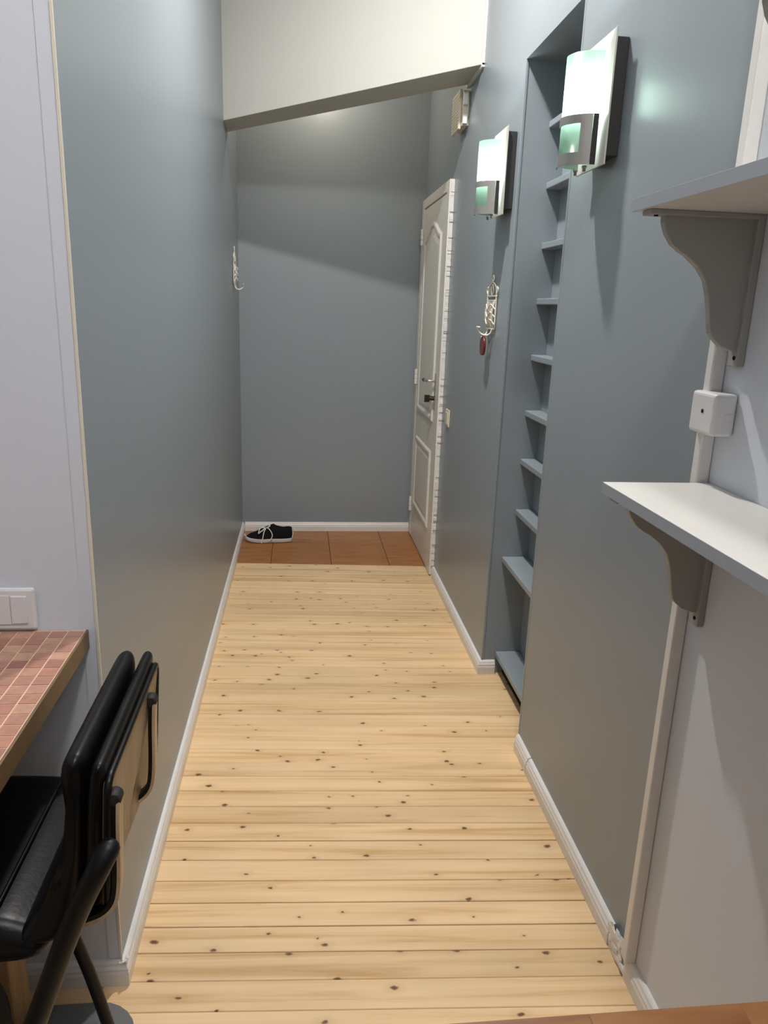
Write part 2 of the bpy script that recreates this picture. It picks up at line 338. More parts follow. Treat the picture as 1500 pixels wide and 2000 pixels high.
# broken plaster between the two right baseboards, and the ragged filler at the left corner
def lump(name, c, size, n, m, parent, seed):
    rnd = random.Random(seed); bm = bmesh.new()
    for _ in range(n):
        r = bmesh.ops.create_icosphere(bm, subdivisions=1, radius=1.0)
        s = [rnd.uniform(0.12, 0.36) * size[i] for i in range(3)]; p = [c[i] + rnd.uniform(-0.55, 0.55) * size[i] for i in range(3)]
        for v in r['verts']: v.co = Vector([p[i] + v.co[i] * s[i] * rnd.uniform(0.8, 1.2) for i in range(3)])
    return finish(name, bm, m, parent)
lump('broken_plaster', (XR - 0.008, 1.312, 0.030), (0.013, 0.080, 0.055), 70, TRIMW, bs, 3)
lump('cracked_filler', (-0.362, 1.330, 0.0555), (0.016, 0.018, 0.010), 8, TRIMW, bl, 5)

# corner trim of the white wall, and the vertical cable trunking on the right wall
bm = bmesh.new()
prism(bm, [(-0.396, -0.002), (-0.3735, -0.002), (-0.3735, 0.0), (-0.396, 0.0)], lambda p: (p[0] + 0.004, YK + p[1], 0.058), lambda p: (p[0] - 0.008, YK + p[1], ZC))
t1 = struct(finish('trim_1', bm, WHITEW), 'white corner bead on the edge of the white wall at left', 'trim')
bm = bmesh.new()
prism(bm, [(-0.3690, -0.004), (-0.3645, -0.004), (-0.3645, 0.001), (-0.3690, 0.001)], lambda p: (p[0], YK + p[1], 0.058), lambda p: (p[0] - 0.0115, YK + p[1], ZC))
finish('filler_line', bm, CREAM, t1)
tr = struct(boxo('trim_2', TRIMW, XR - 0.0245, XR - 0.0005, 1.244, 1.266, 0.056, ZC, None, 0.0025), 'vertical white cable trunking where grey wall meets white wall', 'trim')

# ------------------------------------------------------------------ door at the far right
def loop_bead(bm, pts, r, closed=True):
    if closed: pts = pts + [pts[0], pts[1]]
    tube(bm, pts, r, 6, caps=not closed)
XF = 0.703
door = boxo('door_1', DOORW, XF, XR - 0.0005, 3.885, 4.560, 0.006, 1.938, None, 0.002)
struct(door, 'white panelled door with an arched upper panel at the end of the right wall', 'door')
bm = bmesh.new()
box(bm, XF - 0.002, XR, 3.815, 3.880, 0.006, 1.995)
box(bm, XF - 0.002, XR, 4.565, 4.640, 0.006, 1.995)
box(bm, XF - 0.002, XR, 3.880, 4.565, 1.946, 1.995)
finish('door_frame', bm, DOORW, door, bevel=0.002)
bm = bmesh.new(); rnd = random.Random(2); z = 0.06
while z < 1.99:
    h = rnd.uniform(0.006, 0.025); d = rnd.uniform(0.002, 0.011); box(bm, XF + 0.004, XR - 0.0005, 3.815 - d, 3.816, z, min(1.99, z + h)); z += h
finish('ragged_paint_edge', bm, TRIMW, door)
def panel(zb, zt, arch):
    y0, y1 = 3.955, 4.480; pts = [(XF, y0, zb), (XF, y1, zb), (XF, y1, zt)]
    if arch:
        for i in range(1, 12):
            t = i / 12; pts.append((XF, y1 + (y0 - y1) * t, zt + arch * (0.5 - 0.5 * math.cos(2 * math.pi * t)) ** 0.8))
    pts.append((XF, y0, zt)); return pts
for zb, zt, ar in ((0.815, 1.770, 0.075), (0.225, 0.660, 0)):
    pts = panel(zb, zt, ar); bm = bmesh.new(); cen = Vector((XF, 4.2175, (zb + zt) / 2))
    n = len(pts); rings = []
    for ins, dx in ((0.0, 0.0), (0.010, -0.009), (0.022, -0.009), (0.034, -0.002), (0.060, -0.006)):
        ring = []
        for p in pts:
            v = Vector(p); dd = v - cen
            ring.append(bm.verts.new((XF + dx - 0.0002, v.y - math.copysign(ins, dd.y) if abs(dd.y) > 0.05 else v.y, v.z - math.copysign(ins, dd.z))))
        rings.append(ring)
    for a, b in zip(rings, rings[1:]):
        for i in range(n): bm.faces.new((a[i], a[(i + 1) % n], b[(i + 1) % n], b[i]))
    bm.faces.new(rings[-1])
    finish('door_panel', bm, DOORW, door)
for z in (1.79, 1.0, 0.21):
    bm = bmesh.new(); lathe(bm, [(0.004, -0.045), (0.009, -0.043), (0.009, -0.016), (0.007, -0.015), (0.007, -0.012), (0.0095, -0.011), (0.0095, 0.011), (0.007, 0.012), (0.007, 0.015), (0.009, 0.016), (0.009, 0.043), (0.004, 0.045)], (XF - 0.008, 4.562, z), 'z', 10)
    finish('hinge', bm, TRIMW, door)
boxo('lock_plate', CHROME, XF - 0.004, XF, 3.912, 3.942, 0.885, 1.075, door, 0.001)
bm = bmesh.new(); tube(bm, smoothpath([(XF - 0.003, 3.927, 1.035), (XF - 0.035, 3.927, 1.035), (XF - 0.044, 3.945, 1.034), (XF - 0.044, 4.04, 1.03)], 5), 0.0075, 8); finish('door_handle', bm, CHROME, door, True)
bm = bmesh.new(); tube(bm, [(XF - 0.044, 4.02, 1.0305), (XF - 0.044, 4.05, 1.0295)], 0.0095, 8); finish('handle_tip', bm, DARKBR, door)
bm = bmesh.new(); tube(bm, [(XF - 0.002, 3.927, 0.945), (XF - 0.030, 3.927, 0.945)], 0.012, 8); box(bm, XF - 0.055, XF - 0.028, 3.922, 3.932, 0.925, 0.962); finish('key', bm, DARKBR, door)

# ------------------------------------------------------------------ niche shelves
names = ['at the top of the niche', 'second from the top of the niche', 'third from the top of the niche', 'at eye height in the niche, fourth from the top',
         'fifth from the top of the niche', 'fifth from the floor in the niche', 'fourth from the floor in the niche', 'third from the floor in the niche',
         'deeper one second from the floor in the niche', 'lowest and deepest, just above the floor of the niche']
SZ = [2.012, 1.823, 1.630, 1.446, 1.252, 1.053, 0.873, 0.679, 0.490, 0.093]
SXF = [0.818, 0.825, 0.827, 0.825, 0.822, 0.818, 0.816, 0.813, 0.775, 0.779]
for nm, z, xf in zip(names, SZ, SXF):
    o = boxo('niche_shelf', GREY, xf, NX - 0.0005, NY0 + 0.0005, NY1 - 0.0005, z - 0.021, z, None, 0.0025)
    o.location = (0, 0, 0)
    tag(o, 'grey painted built-in shelf, ' + nm, 'shelf', 'grey shelves built into the niche')
o = boxo('niche_gap_shade', DARK, 0.812, NX - 0.001, NY0 + 0.001, NY1 - 0.001, -0.015, 0.070, None); struct(o, 'black block painting in the shade of the gap under the lowest niche shelf', 'gap_shade')  # solid black block, stands in for the shade in the gap

# ------------------------------------------------------------------ wall sconces
def arc(n, a0, a1, cx, cy, ax, ay): return [(cx - ax * math.sin(a0 + (a1 - a0) * i / n), cy - ay * math.cos(a0 + (a1 - a0) * i / n)) for i in range(n + 1)]
def shell(bm, pts_in, pts_out, z0, z1):
    n = len(pts_in)
    g = [[bm.verts.new((p[0], p[1], z)) for p in ps] for ps, z in ((pts_in, z0), (pts_in, z1), (pts_out, z0), (pts_out, z1))]
    a, b, c, d = g
    for i in range(n - 1):
        bm.faces.new((a[i], a[i + 1], b[i + 1], b[i])); bm.faces.new((c[i], c[i + 1], d[i + 1], d[i]))
        bm.faces.new((a[i], a[i + 1], c[i + 1], c[i])); bm.faces.new((b[i], b[i + 1], d[i + 1], d[i]))
    for i in (0, n - 1): bm.faces.new((a[i], b[i], d[i], c[i]))
def sconce(y, z, label):
    t = empty('wall_sconce', (XR, y, z), label, 'wall lamp', 'frosted glass wall lamps on the right wall')
    def add(o): into(t, o); return o
    xb = 0.688                                # back plate front face
    add(boxo('mount_box', BOXD, xb + 0.004, XR - 0.0005, y - 0.080, y + 0.080, z - 0.120, z + 0.125, None, 0.002))
    add(boxo('back_plate', SATIN, xb, xb + 0.004, y - 0.092, y + 0.092, z - 0.140, z + 0.140, None, 0.0012))
    ya = y + 0.008
    bm = bmesh.new(); P0, P1 = 0.04, math.pi - 0.04
    shell(bm, arc(20, P0, P1, xb - 0.003, ya, 0.066, 0.056), arc(20, P0, P1, xb - 0.003, ya, 0.070, 0.060), z - 0.128, z + 0.104)
    add(finish('glass_shade', bm, GLASS, None, True))
    # steel clasp: two bands and an upright round the lower half of the glass
    def band(a0, a1, z0, z1, bm): shell(bm, arc(14, a0, a1, xb - 0.003, ya, 0.0715, 0.0615), arc(14, a0, a1, xb - 0.003, ya, 0.0735, 0.0635), z0, z1)
    bm = bmesh.new(); band(0.24, 1.95, z - 0.046, z - 0.027, bm); band(0.24, 2.05, z - 0.135, z - 0.108, bm); band(0.24, 0.62, z - 0.108, z - 0.046, bm)
    add(finish('steel_clasp', bm, STEEL, None))
    bm = bmesh.new(); band(0.06, 0.23, z - 0.135, z - 0.027, bm); add(finish('clasp_slot_shade', bm, BLACKP, None))  # black strip paints in the shade of the slot between clasp and plate
    bm = bmesh.new(); lathe(bm, [(0.013, 0), (0.016, 0.004), (0.016, 0.034), (0.012, 0.040)], (xb - 0.036, ya, z - 0.068), 'z', 14); add(finish('lamp_holder', bm, PLASTIC, None, True))
    bm = bmesh.new(); lathe(bm, [(0.014, 0), (0.020, 0.010), (0.0245, 0.028), (0.0245, 0.055), (0.020, 0.076), (0.010, 0.087), (0.003, 0.090)], (xb - 0.036, ya, z - 0.026), 'z', 14); add(finish('light_bulb', bm, BULBM, None, True))
    for dy in (-0.03, 0.03):
        bm = bmesh.new(); lathe(bm, [(0.004, 0), (0.004, 0.008), (0.006, 0.009), (0.006, 0.013)], (xb - 0.02, ya + dy, z - 0.146), 'z', 8); add(finish('shade_screw', bm, STEEL, None))
    return t
sconce(1.909, 1.872, 'lit frosted green glass wall lamp nearest the camera, between niche and white shelves')
sconce(2.812, 1.860, 'lit frosted glass wall lamp beyond the niche, nearer the door')

# ------------------------------------------------------------------ white bracket shelves
WEB = [(0.561, 0.0), (0.562, -0.015), (0.568, -0.030), (0.580, -0.046), (0.594, -0.056), (0.606, -0.062), (0.628, -0.079), (0.643, -0.098), (0.651, -0.121), (0.656, -0.143), (0.660, -0.165), (0.664, -0.180), (0.669, -0.187), (0.684, -0.200), (0.705, -0.207), (0.716, -0.208), (0.716, 0.0)]
def bracket(parent, y, zt):
    e = bpy.data.objects.new('bracket', None); COL.objects.link(e); e.empty_display_size = 0.03; into(parent, e)
    bm = bmesh.new(); prism(bm, WEB, lambda p: (p[0], y - 0.007, zt - 0.004 + p[1]), lambda p: (p[0], y + 0.007, zt - 0.004 + p[1]))
    box(bm, 0.535, 0.716, y - 0.0165, y + 0.0165, zt - 0.008, zt)
    box(bm, 0.712, XR - 0.0005, y - 0.0165, y + 0.0165, zt - 0.236, zt)
    b = finish('bracket', bm, BRKT, parent, bevel=0.0015); b.parent = parent; b.matrix_parent_inverse = Matrix.Translation(-Vector(parent.location))
    bpy.data.objects.remove(e)
    bm = bmesh.new(); lathe(bm, [(0.0035, 0), (0.0035, 0.002)], (0.7105, y - 0.006, zt - 0.222), 'x', 8)
    s = finish('screw_hole', bm, DARK, b)
    bm = bmesh.new(); lathe(bm, [(0.0035, -0.010), (0.0035, -0.008)], (0.548, y - 0.006, zt), 'z', 8)
    s = finish('screw_hole', bm, DARK, b)
    return b
def wshelf(z, y0, y1, ys, label):
    t = empty('wall_shelf', (XR, (y0 + y1) / 2, z - 0.0195), label, 'shelf', 'white bracket shelves on the white wall')
    o = boxo('shelf_board', LAMIN, 0.5275, XR - 0.001, y0, y1, z - 0.0195, z, None, 0.0012); into(t, o)
    o = boxo('front_strip', EDGEG, 0.5265, 0.5277, y0, y1 + 0.0005, z - 0.0195, z - 0.0004, None, 0.0003); into(t, o)  # thin front strip, greyer than the board
    for y in ys: bracket(t, y, z - 0.0195)
wshelf(1.118, 0.36, 1.2395, (1.2065, 0.42), 'lower white bracket shelf, its top seen from above, below the junction box')
wshelf(1.5795, 0.40, 1.2480, (1.2075, 0.46), 'upper white bracket shelf seen from below, right of the near wall lamp')
wshelf(1.816, 0.10, 1.022, (1.002, 0.20), 'highest white shelf, only the curved foot of its bracket showing in the top right corner')

# junction box on the trunking
t = empty('junction_box', (XR, 1.205, 1.235), 'white plastic junction box on the trunking between two white shelves', 'junction box')
o = boxo('box_body', PLASTIC, 0.684, XR - 0.0005, 1.190, 1.268, 1.208, 1.279, None, 0.006, 3); into(t, o)
o = boxo('cover_tab', PLASTIC, 0.705, 0.719, 1.1885, 1.1905, 1.233, 1.246, None, 0.0006); into(t, o)
bm = bmesh.new(); lathe(bm, [(0.0035, 0), (0.0035, 0.0015)], (0.683, 1.226, 1.247), 'x', 10); o = finish('cover_screw', bm, DARK, None); into(t, o)

# ------------------------------------------------------------------ small things on the right wall
t = empty('door_chime', (XR, 3.66, 2.245), 'cream ribbed door chime box high on the right wall above the door', 'door chime')
o = boxo('chime_body', CREAMP, 0.697, XR - 0.0005, 3.575, 3.735, 2.175, 2.315, None, 0.002); into(t, o)
o = boxo('chime_cover', CREAMP, 0.685, 0.697, 3.600, 3.765, 2.165, 2.325, None, 0.003); into(t, o)
bm = bmesh.new()
for i in range(11): box(bm, 0.6835, 0.6855, 3.612, 3.752, 2.178 + i * 0.0128, 2.184 + i * 0.0128)
o = finish('grille_rib', bm, CREAMP, None); into(t, o)
for z0, z1 in ((2.255, 2.305), (2.180, 2.218)):
    o = boxo('side_clip', PLASTIC, 0.697, 0.716, 3.560, 3.577, z0, z1, None, 0.002); into(t, o)
t = empty('light_switch', (XR, 3.64, 0.885), 'small cream light switch on the right wall beside the door', 'light switch')
o = boxo('switch_plate', CREAMP, 0.716, XR - 0.0005, 3.600, 3.682, 0.843, 0.925, None, 0.003); into(t, o)
o = boxo('rocker', CREAMP, 0.712, 0.717, 3.614, 3.668, 0.855, 0.913, None, 0.002); into(t, o)

def wire_hook(side, y, z, sc, label, wm):
    """birdcage shaped wire hook; side -1 = left wall (front +x), +1 = right wall (front -x)"""
    xw = -0.356 if side < 0 else XR; d = 1 if side < 0 else -1
    t = empty('wire_wall_hook', (xw, y, z), label, 'wall hook', 'birdcage shaped wire hooks')
    P = lambda u, w, off=0.006: (xw + d * off, y + u * sc, z + w * 0.95)
    def add(nm, lines, r):
        bm = bmesh.new()
        for l in lines: tube(bm, smoothpath(l, 4) if len(l) > 2 else l, r, 5)
        o = finish(nm, bm, wm, None, True); into(t, o)
    W_, H = 0.058, 0.0
    add('cage_frame', [[P(-W_, -0.02), P(-W_, 0.10), P(-W_, 0.105)], [P(W_, -0.02), P(W_, 0.10), P(W_, 0.105)], [P(-W_ - .006, 0.105), P(W_ + .006, 0.105)], [P(-W_, -0.02), P(W_, -0.02)], [P(-W_, 0.088), P(W_, 0.088)]], 0.0032)
    add('cage_wire', [[P(u, -0.02), P(u * 1.05, 0.04, 0.016), P(u, 0.088)] for u in (-0.044, -0.030, -0.015, 0, 0.015, 0.030, 0.044)] + [[P(-W_, w), P(-0.03, w + 0.022, 0.018), P(0, w + 0.002, 0.02), P(0.03, w + 0.022, 0.018), P(W_, w)] for w in (-0.006, 0.022, 0.052)], 0.0025)
    add('crown', [[P(-W_, 0.105), P(-0.05, 0.135), P(-0.02, 0.152), P(0, 0.158)], [P(W_, 0.105), P(0.05, 0.135), P(0.02, 0.152), P(0, 0.158)], [P(-W_ - .004, 0.112), P(-W_ - .016, 0.13), P(-W_ - .004, 0.14)], [P(W_ + .004, 0.112), P(W_ + .016, 0.13), P(W_ + .004, 0.14)], [P(0, 0.105), P(-0.016, 0.128), P(0, 0.15), P(0.016, 0.128), P(0, 0.105)], [P(0, 0.158), P(-0.010, 0.172), P(0, 0.184), P(0.010, 0.172), P(0, 0.158)]], 0.0026)
    add('hook_prong', [[P(-0.030, -0.02, 0.006), P(-0.024, -0.040, 0.012), P(-0.012, -0.046, 0.030), P(0.0, -0.034, 0.048), P(0, -0.018, 0.052)], [P(0.030, -0.02, 0.006), P(0.024, -0.040, 0.012), P(0.012, -0.046, 0.030), P(0.0, -0.034, 0.048)], [P(-0.022, -0.016, 0.052), P(0.022, -0.016, 0.052)], [P(-0.03, -0.046, 0.024), P(0.03, -0.046, 0.024)]], 0.0034)
    return t
wire_hook(1, 2.905, 1.352, 1.12, 'cream wire birdcage hook on the right wall with a red-brown key fob hanging from it', WIRE)
wire_hook(-1, 4.30, 1.505, 0.98, 'white wire birdcage hook alone on the far end of the left wall', WIREW)
t = empty('key_fob', (0.690, 2.905, 1.265), 'dark red-brown leather key fob hanging from the right wall hook', 'key fob')
bm = bmesh.new()
ol = [(0.034 * s * math.copysign(abs(math.cos(a)) ** 0.7, math.cos(a)), 0.036 * math.sin(a)) for s in (1,) for a in [2 * math.pi * i / 20 for i in range(20)]]
prism(bm, ol, lambda p: (0.690, 2.903 + p[0], 1.268 + p[1]), lambda p: (0.700, 2.903 + p[0], 1.268 + p[1])); o = finish('leather_fob', bm, FOB, None, bevel=0.003); into(t, o)
bm = bmesh.new(); pr = [(0.694, 2.915 + 0.018 * math.cos(a), 1.305 + 0.017 * math.sin(a)) for a in [2 * math.pi * i / 14 for i in range(15)]]; tube(bm, pr, 0.002, 6); o = finish('key_ring', bm, CHROME, None, True); into(t, o)
bm = bmesh.new(); prism(bm, [(-0.012, 0.016), (0.012, 0.016), (0.014, -0.018), (-0.010, -0.020)], lambda p: (0.701, 2.938 + p[0], 1.288 + p[1]), lambda p: (0.705, 2.938 + p[0], 1.288 + p[1])); o = finish('fob_tab', bm, FOB, None); into(t, o)

# ------------------------------------------------------------------ sneaker on the tiles
SX, SY = -0.180, 4.430
t = empty('sneaker', (SX, SY, 0), 'black canvas sneaker with white sole and laces, toe against the left baseboard', 'shoe')
def sole_outline(k, n=36, grow=0.0):
    out = []
    for i in range(n):
        a = 2 * math.pi * i / n; u = math.cos(a); v = math.sin(a)
        x = 0.143 * u; wdt = 0.045 + (0.004 if u < 0 else -0.006) * min(1, abs(u) * 2) - 0.008 * max(0, 1 - abs(u - 0.15) * 3)
        y = wdt * math.copysign(abs(v) ** 0.75, v)
        out.append(((x + (grow if u > 0 else -grow) * abs(u)), y * (1 + grow * 12)))
    return out
bm = bmesh.new(); rings = []
for z, g in ((0.002, -0.003), (0.006, 0.0), (0.022, 0.0005), (0.026, -0.002)):
    ring = []
    for (x, y) in sole_outline(0, grow=g):
        lift = 0.010 * max(0, (-x - 0.07) / 0.07) ** 2
        ring.append(bm.verts.new((SX + x, SY + y, z + lift)))
    rings.append(ring)
n = len(rings[0])
for a, b in zip(rings, rings[1:]):
    for i in range(n): bm.faces.new((a[i], a[(i + 1) % n], b[(i + 1) % n], b[i]))
bm.faces.new(rings[0][::-1]); bm.faces.new(rings[-1]); o = finish('sole', bm, RUBW, None, True); into(t, o)
def top_h(x):                                   # height of the upper along the shoe, toe at -x
    pts = [(-0.143, 0.034), (-0.12, 0.050), (-0.08, 0.060), (-0.045, 0.070), (-0.015, 0.090), (0.012, 0.104), (0.03, 0.106), (0.05, 0.092), (0.085, 0.086), (0.12, 0.092), (0.141, 0.090)]
    for (a, ha), (b, hb) in zip(pts, pts[1:]):
        if a <= x <= b: return ha + (hb - ha) * (x - a) / (b - a)
    return pts[0][1] if x < pts[0][0] else pts[-1][1]
bm = bmesh.new(); rings = []
for f in (0, 0.2, 0.45, 0.7, 0.88, 1.0):
    ring = []
    for (x, y) in sole_outline(0, grow=-0.003):
        H = top_h(x); open_ = x > 0.02
        sy = 1 - (0.30 if open_ else 0.62) * f ** 2.2; sx = 1 - (0.03 if x > 0 else 0.07) * f ** 2
        lift = 0.010 * max(0, (-x - 0.07) / 0.07) ** 2
        ring.append(bm.verts.new((SX + x * sx, SY + y * sy, 0.022 + lift * (1 - f) + (H - 0.022) * f)))
    rings.append(ring)
for a, b in zip(rings, rings[1:]):
    for i in range(n): bm.faces.new((a[i], a[(i + 1) % n], b[(i + 1) % n], b[i]))
cap = [bm.verts.new((v.co.x * 0.9 + SX * 0.1, SY + (v.co.y - SY) * 0.7, (v.co.z - (0.045 if v.co.x > SX + 0.02 else -0.003)))) for v in rings[-1]]
for i in range(n): bm.faces.new((rings[-1][i], rings[-1][(i + 1) % n], cap[(i + 1) % n], cap[i]))
bm.faces.new(cap); bm.faces.new(rings[0][::-1]); o = finish('canvas_upper', bm, CANVAS, None, True); into(t, o)
bm = bmesh.new(); lines = []
for i in range(4):
    x = -0.055 + i * 0.017; z = top_h(x) + 0.002
    lines.append([(SX + x, SY - 0.022, z - 0.010), (SX + x + 0.005, SY, z + 0.002), (SX + x + 0.008, SY + 0.022, z - 0.006)])
zz = top_h(-0.02)
lines += [[(SX - 0.02, SY - 0.01, zz), (SX - 0.05, SY - 0.03, zz + 0.005), (SX - 0.062, SY - 0.043, zz - 0.025), (SX - 0.045, SY - 0.040, zz - 0.012), (SX - 0.02, SY - 0.01, zz)],
          [(SX - 0.02, SY - 0.01, zz), (SX + 0.0, SY - 0.035, zz + 0.002), (SX + 0.020, SY - 0.046, zz - 0.030), (SX + 0.012, SY - 0.050, zz - 0.060), (SX + 0.0, SY - 0.052, 0.020)],
          [(SX - 0.02, SY - 0.01, zz), (SX - 0.03, SY - 0.040, zz - 0.02), (SX - 0.036, SY - 0.050, 0.035), (SX - 0.042, SY - 0.056, 0.012), (SX - 0.044, SY - 0.060, 0.004)],
          [(SX - 0.02, SY - 0.01, zz), (SX + 0.0, SY - 0.025, zz + 0.012), (SX + 0.006, SY - 0.02, zz + 0.018), (SX - 0.01, SY - 0.01, zz + 0.004)]]
for l in lines: tube(bm, smoothpath(l, 5), 0.0030, 6)
o = finish('laces', bm, LACE, None, True); into(t, o)
bm = bmesh.new(); box(bm, SX - 0.150, SX - 0.141, SY - 0.012, SY + 0.012, 0.036, 0.046); o = finish('toe_cap', bm, RUBW, None, bevel=0.003); into(t, o)
bm = bmesh.new(); tube(bm, smoothpath([(SX + 0.138, SY - 0.028, 0.030), (SX + 0.144, SY - 0.006, 0.060), (SX + 0.142, SY, 0.086)], 4), 0.003, 6); o = finish('heel_strip', bm, RUBW, None, True); into(t, o)

# ------------------------------------------------------------------ tiled table against the white wall
TX1, TY1, TZ = -0.3885, YK - 0.0015, 0.807
t = empty('tiled_table', (-0.75, 0.8, 0), 'table topped with small terracotta tiles, fixed against the white wall', 'table')
o = boxo('table_top', GROUT, -1.10, TX1, 0.30, TY1, TZ - 0.034, TZ - 0.0006, None, 0.001); into(t, o)
o = boxo('edge_band', EDGE, TX1 - 0.0005, TX1 + 0.004, 0.30, TY1, TZ - 0.036, TZ + 0.0002, None, 0.0008); into(t, o)
tw = 0.0293
bm = bmesh.new(); prism(bm, [(-tw / 2 + .0013, -tw / 2 + .0013), (tw / 2 - .0013, -tw / 2 + .0013), (tw / 2 - .0013, tw / 2 - .0013), (-tw / 2 + .0013, tw / 2 - .0013)], lambda p: (p[0], p[1], -0.002), lambda p: (p[0] * 0.985, p[1] * 0.985, 0.0004))
bmesh.ops.recalc_face_normals(bm, faces=bm.faces); tme = bpy.data.meshes.new('tile'); bm.to_mesh(tme); bm.free(); tme.materials.append(TILE)
rest = bmesh.new()
for i in range(24):
    for j in range(35):
        x = TX1 - 0.0008 - tw * (i + 0.5); y = TY1 - 0.006 - tw * (j + 0.5)
        if i < 13 and j < 20:
            o = bpy.data.objects.new('tile', tme); COL.objects.link(o); o.location = (x, y, TZ); into(t, o)
        elif y > 0.31: box(rest, x - tw / 2 + .0013, x + tw / 2 - .0013, y - tw / 2 + .0013, y + tw / 2 - .0013, TZ - 0.002, TZ + 0.0004)
o = finish('tile_field', rest, TILE, None); o['kind'] = 'stuff'; into(t, o)
o = boxo('table_leg', PINEP, -0.612, -0.536, 1.206, 1.288, 0.0, TZ - 0.034, None, 0.004); into(t, o)

# socket plate above the table
t = empty('socket_plate', (-0.53, YK, 0.855), 'white multi-gang socket and switch plate on the white wall above the tiled table', 'switch plate')
o = boxo('surround', PLASTIC, -0.70, -0.4715, YK - 0.011, YK - 0.0003, 0.8115, 0.8915, None, 0.005, 2); into(t, o)
o = boxo('rocker', PLASTIC, -0.5125, -0.4855, YK - 0.0145, YK - 0.010, 0.8255, 0.8775, None, 0.0012); into(t, o)
o = boxo('blank_cover', PLASTIC, -0.5700, -0.5145, YK - 0.0130, YK - 0.010, 0.8230, 0.8790, None, 0.0012); into(t, o)
o = boxo('blank_cover', PLASTIC, -0.6400, -0.5850, YK - 0.0130, YK - 0.010, 0.8230, 0.8790, None, 0.0012); into(t, o)

# ------------------------------------------------------------------ black chair
t = empty('chair', (-0.45, 1.05, 0), 'black leather chair with plywood back and bentwood uprights, drawn up to the tiled table', 'chair')
def pad(name, prof, y0, y1, m, rnd=0.03, n=5, mid=0.0):
    """closed outline prof (x, z) swept along y with rounded ends"""
    bm = bmesh.new(); rings = []; cx = sum(p[0] for p in prof) / len(prof); cz = sum(p[1] for p in prof) / len(prof)
    st = [(y0 + rnd * (1 - math.cos(math.pi / 2 * i / n)), rnd * (1 - math.sin(math.pi / 2 * i / n))) for i in range(n + 1)]
    st += [(y1 - (y - y0), ins) for y, ins in st[::-1]]
    for y, ins in st:
        ring = []
        for i, p in enumerate(prof):
            a, b = prof[i - 1], prof[(i + 1) % len(prof)]
            tx, tz = b[0] - a[0], b[1] - a[1]; l = math.hypot(tx, tz) or 1
            nx, nz = tz / l, -tx / l
            ring.append(bm.verts.new((p[0] - nx * ins, y, p[1] - nz * ins)))
        rings.append(ring)
    k = len(prof)
    for a, b in zip(rings, rings[1:]):
        for i in range(k): bm.faces.new((a[i], a[(i + 1) % k], b[(i + 1) % k], b[i]))
    bm.faces.new(rings[0][::-1]); bm.faces.new(rings[-1])
    o = finish(name, bm, m, None, True); sd = o.modifiers.new('subd', 'SUBSURF'); sd.levels = 1; sd.render_levels = 2; into(t, o); return o
seat = [(-0.86, 0.500), (-0.85, 0.470), (-0.60, 0.462), (-0.42, 0.455), (-0.375, 0.462), (-0.350, 0.485), (-0.362, 0.512), (-0.405, 0.528), (-0.432, 0.541), (-0.60, 0.545), (-0.83, 0.545), (-0.86, 0.53)]
pad('seat', seat, 0.925, 1.300, LEATH, 0.03)
bm = bmesh.new(); tube(bm, smoothpath([(-0.436, 0.945, 0.538), (-0.431, 0.97, 0.5425), (-0.431, 1.25, 0.5425), (-0.436, 1.285, 0.538)], 4), 0.0035, 6); o = finish('seat_piping', bm, LEATH, None, True); into(t, o)
back = [(-0.395, 0.498), (-0.345, 0.496), (-0.315, 0.522), (-0.300, 0.580), (-0.291, 0.680), (-0.284, 0.765), (-0.283, 0.792), (-0.293, 0.806), (-0.307, 0.804), (-0.319, 0.790), (-0.322, 0.760), (-0.317, 0.715), (-0.324, 0.640), (-0.345, 0.570), (-0.395, 0.530)]
pad('back_cushion', back, 0.918, 1.268, LEATH, 0.024)
rear = [(-0.298, 0.550), (-0.277, 0.562), (-0.268, 0.640), (-0.262, 0.740), (-0.254, 0.785), (-0.262, 0.797), (-0.274, 0.795), (-0.283, 0.770), (-0.290, 0.680), (-0.298, 0.600)]
pad('back_roll', rear, 0.915, 1.276, LEATH, 0.014)
# plywood shell with black piping round it
yo0, yo1, zo0, zo1 = 0.915, 1.272, 0.520, 0.772
out = []
for (cy, cz, a0) in ((yo1 - 0.07, zo0 + 0.09, -90), (yo1 - 0.02, zo1 - 0.02, 0), (yo0 + 0.02, zo1 - 0.02, 90), (yo0 + 0.07, zo0 + 0.09, 180)):
    ry, rz = (0.07, 0.09) if cz < 0.65 else (0.02, 0.02)
    for i in range(7):
        a = math.radians(a0 + 15 * i); out.append((cy + ry * math.cos(a), cz + rz * math.sin(a)))
PX = lambda z: -0.262 + 0.058 * (z - 0.64) + 0.35 * min(0, z - 0.58) ** 2 * -20
bm = bmesh.new(); prism(bm, out, lambda p: (PX(p[1]) - 0.005, p[0], p[1]), lambda p: (PX(p[1]) + 0.004, p[0], p[1])); o = finish('back_panel', bm, PLY, None); into(t, o); bp = o
bm = bmesh.new(); pts = [(PX(z) + 0.001, y, z) for y, z in out]; tube(bm, pts + pts[:1], 0.0058, 7); o = finish('piping', bm, LEATH, None, True); o.parent = bp; o.matrix_parent_inverse = bp.matrix_parent_inverse.copy()
into(t, o)
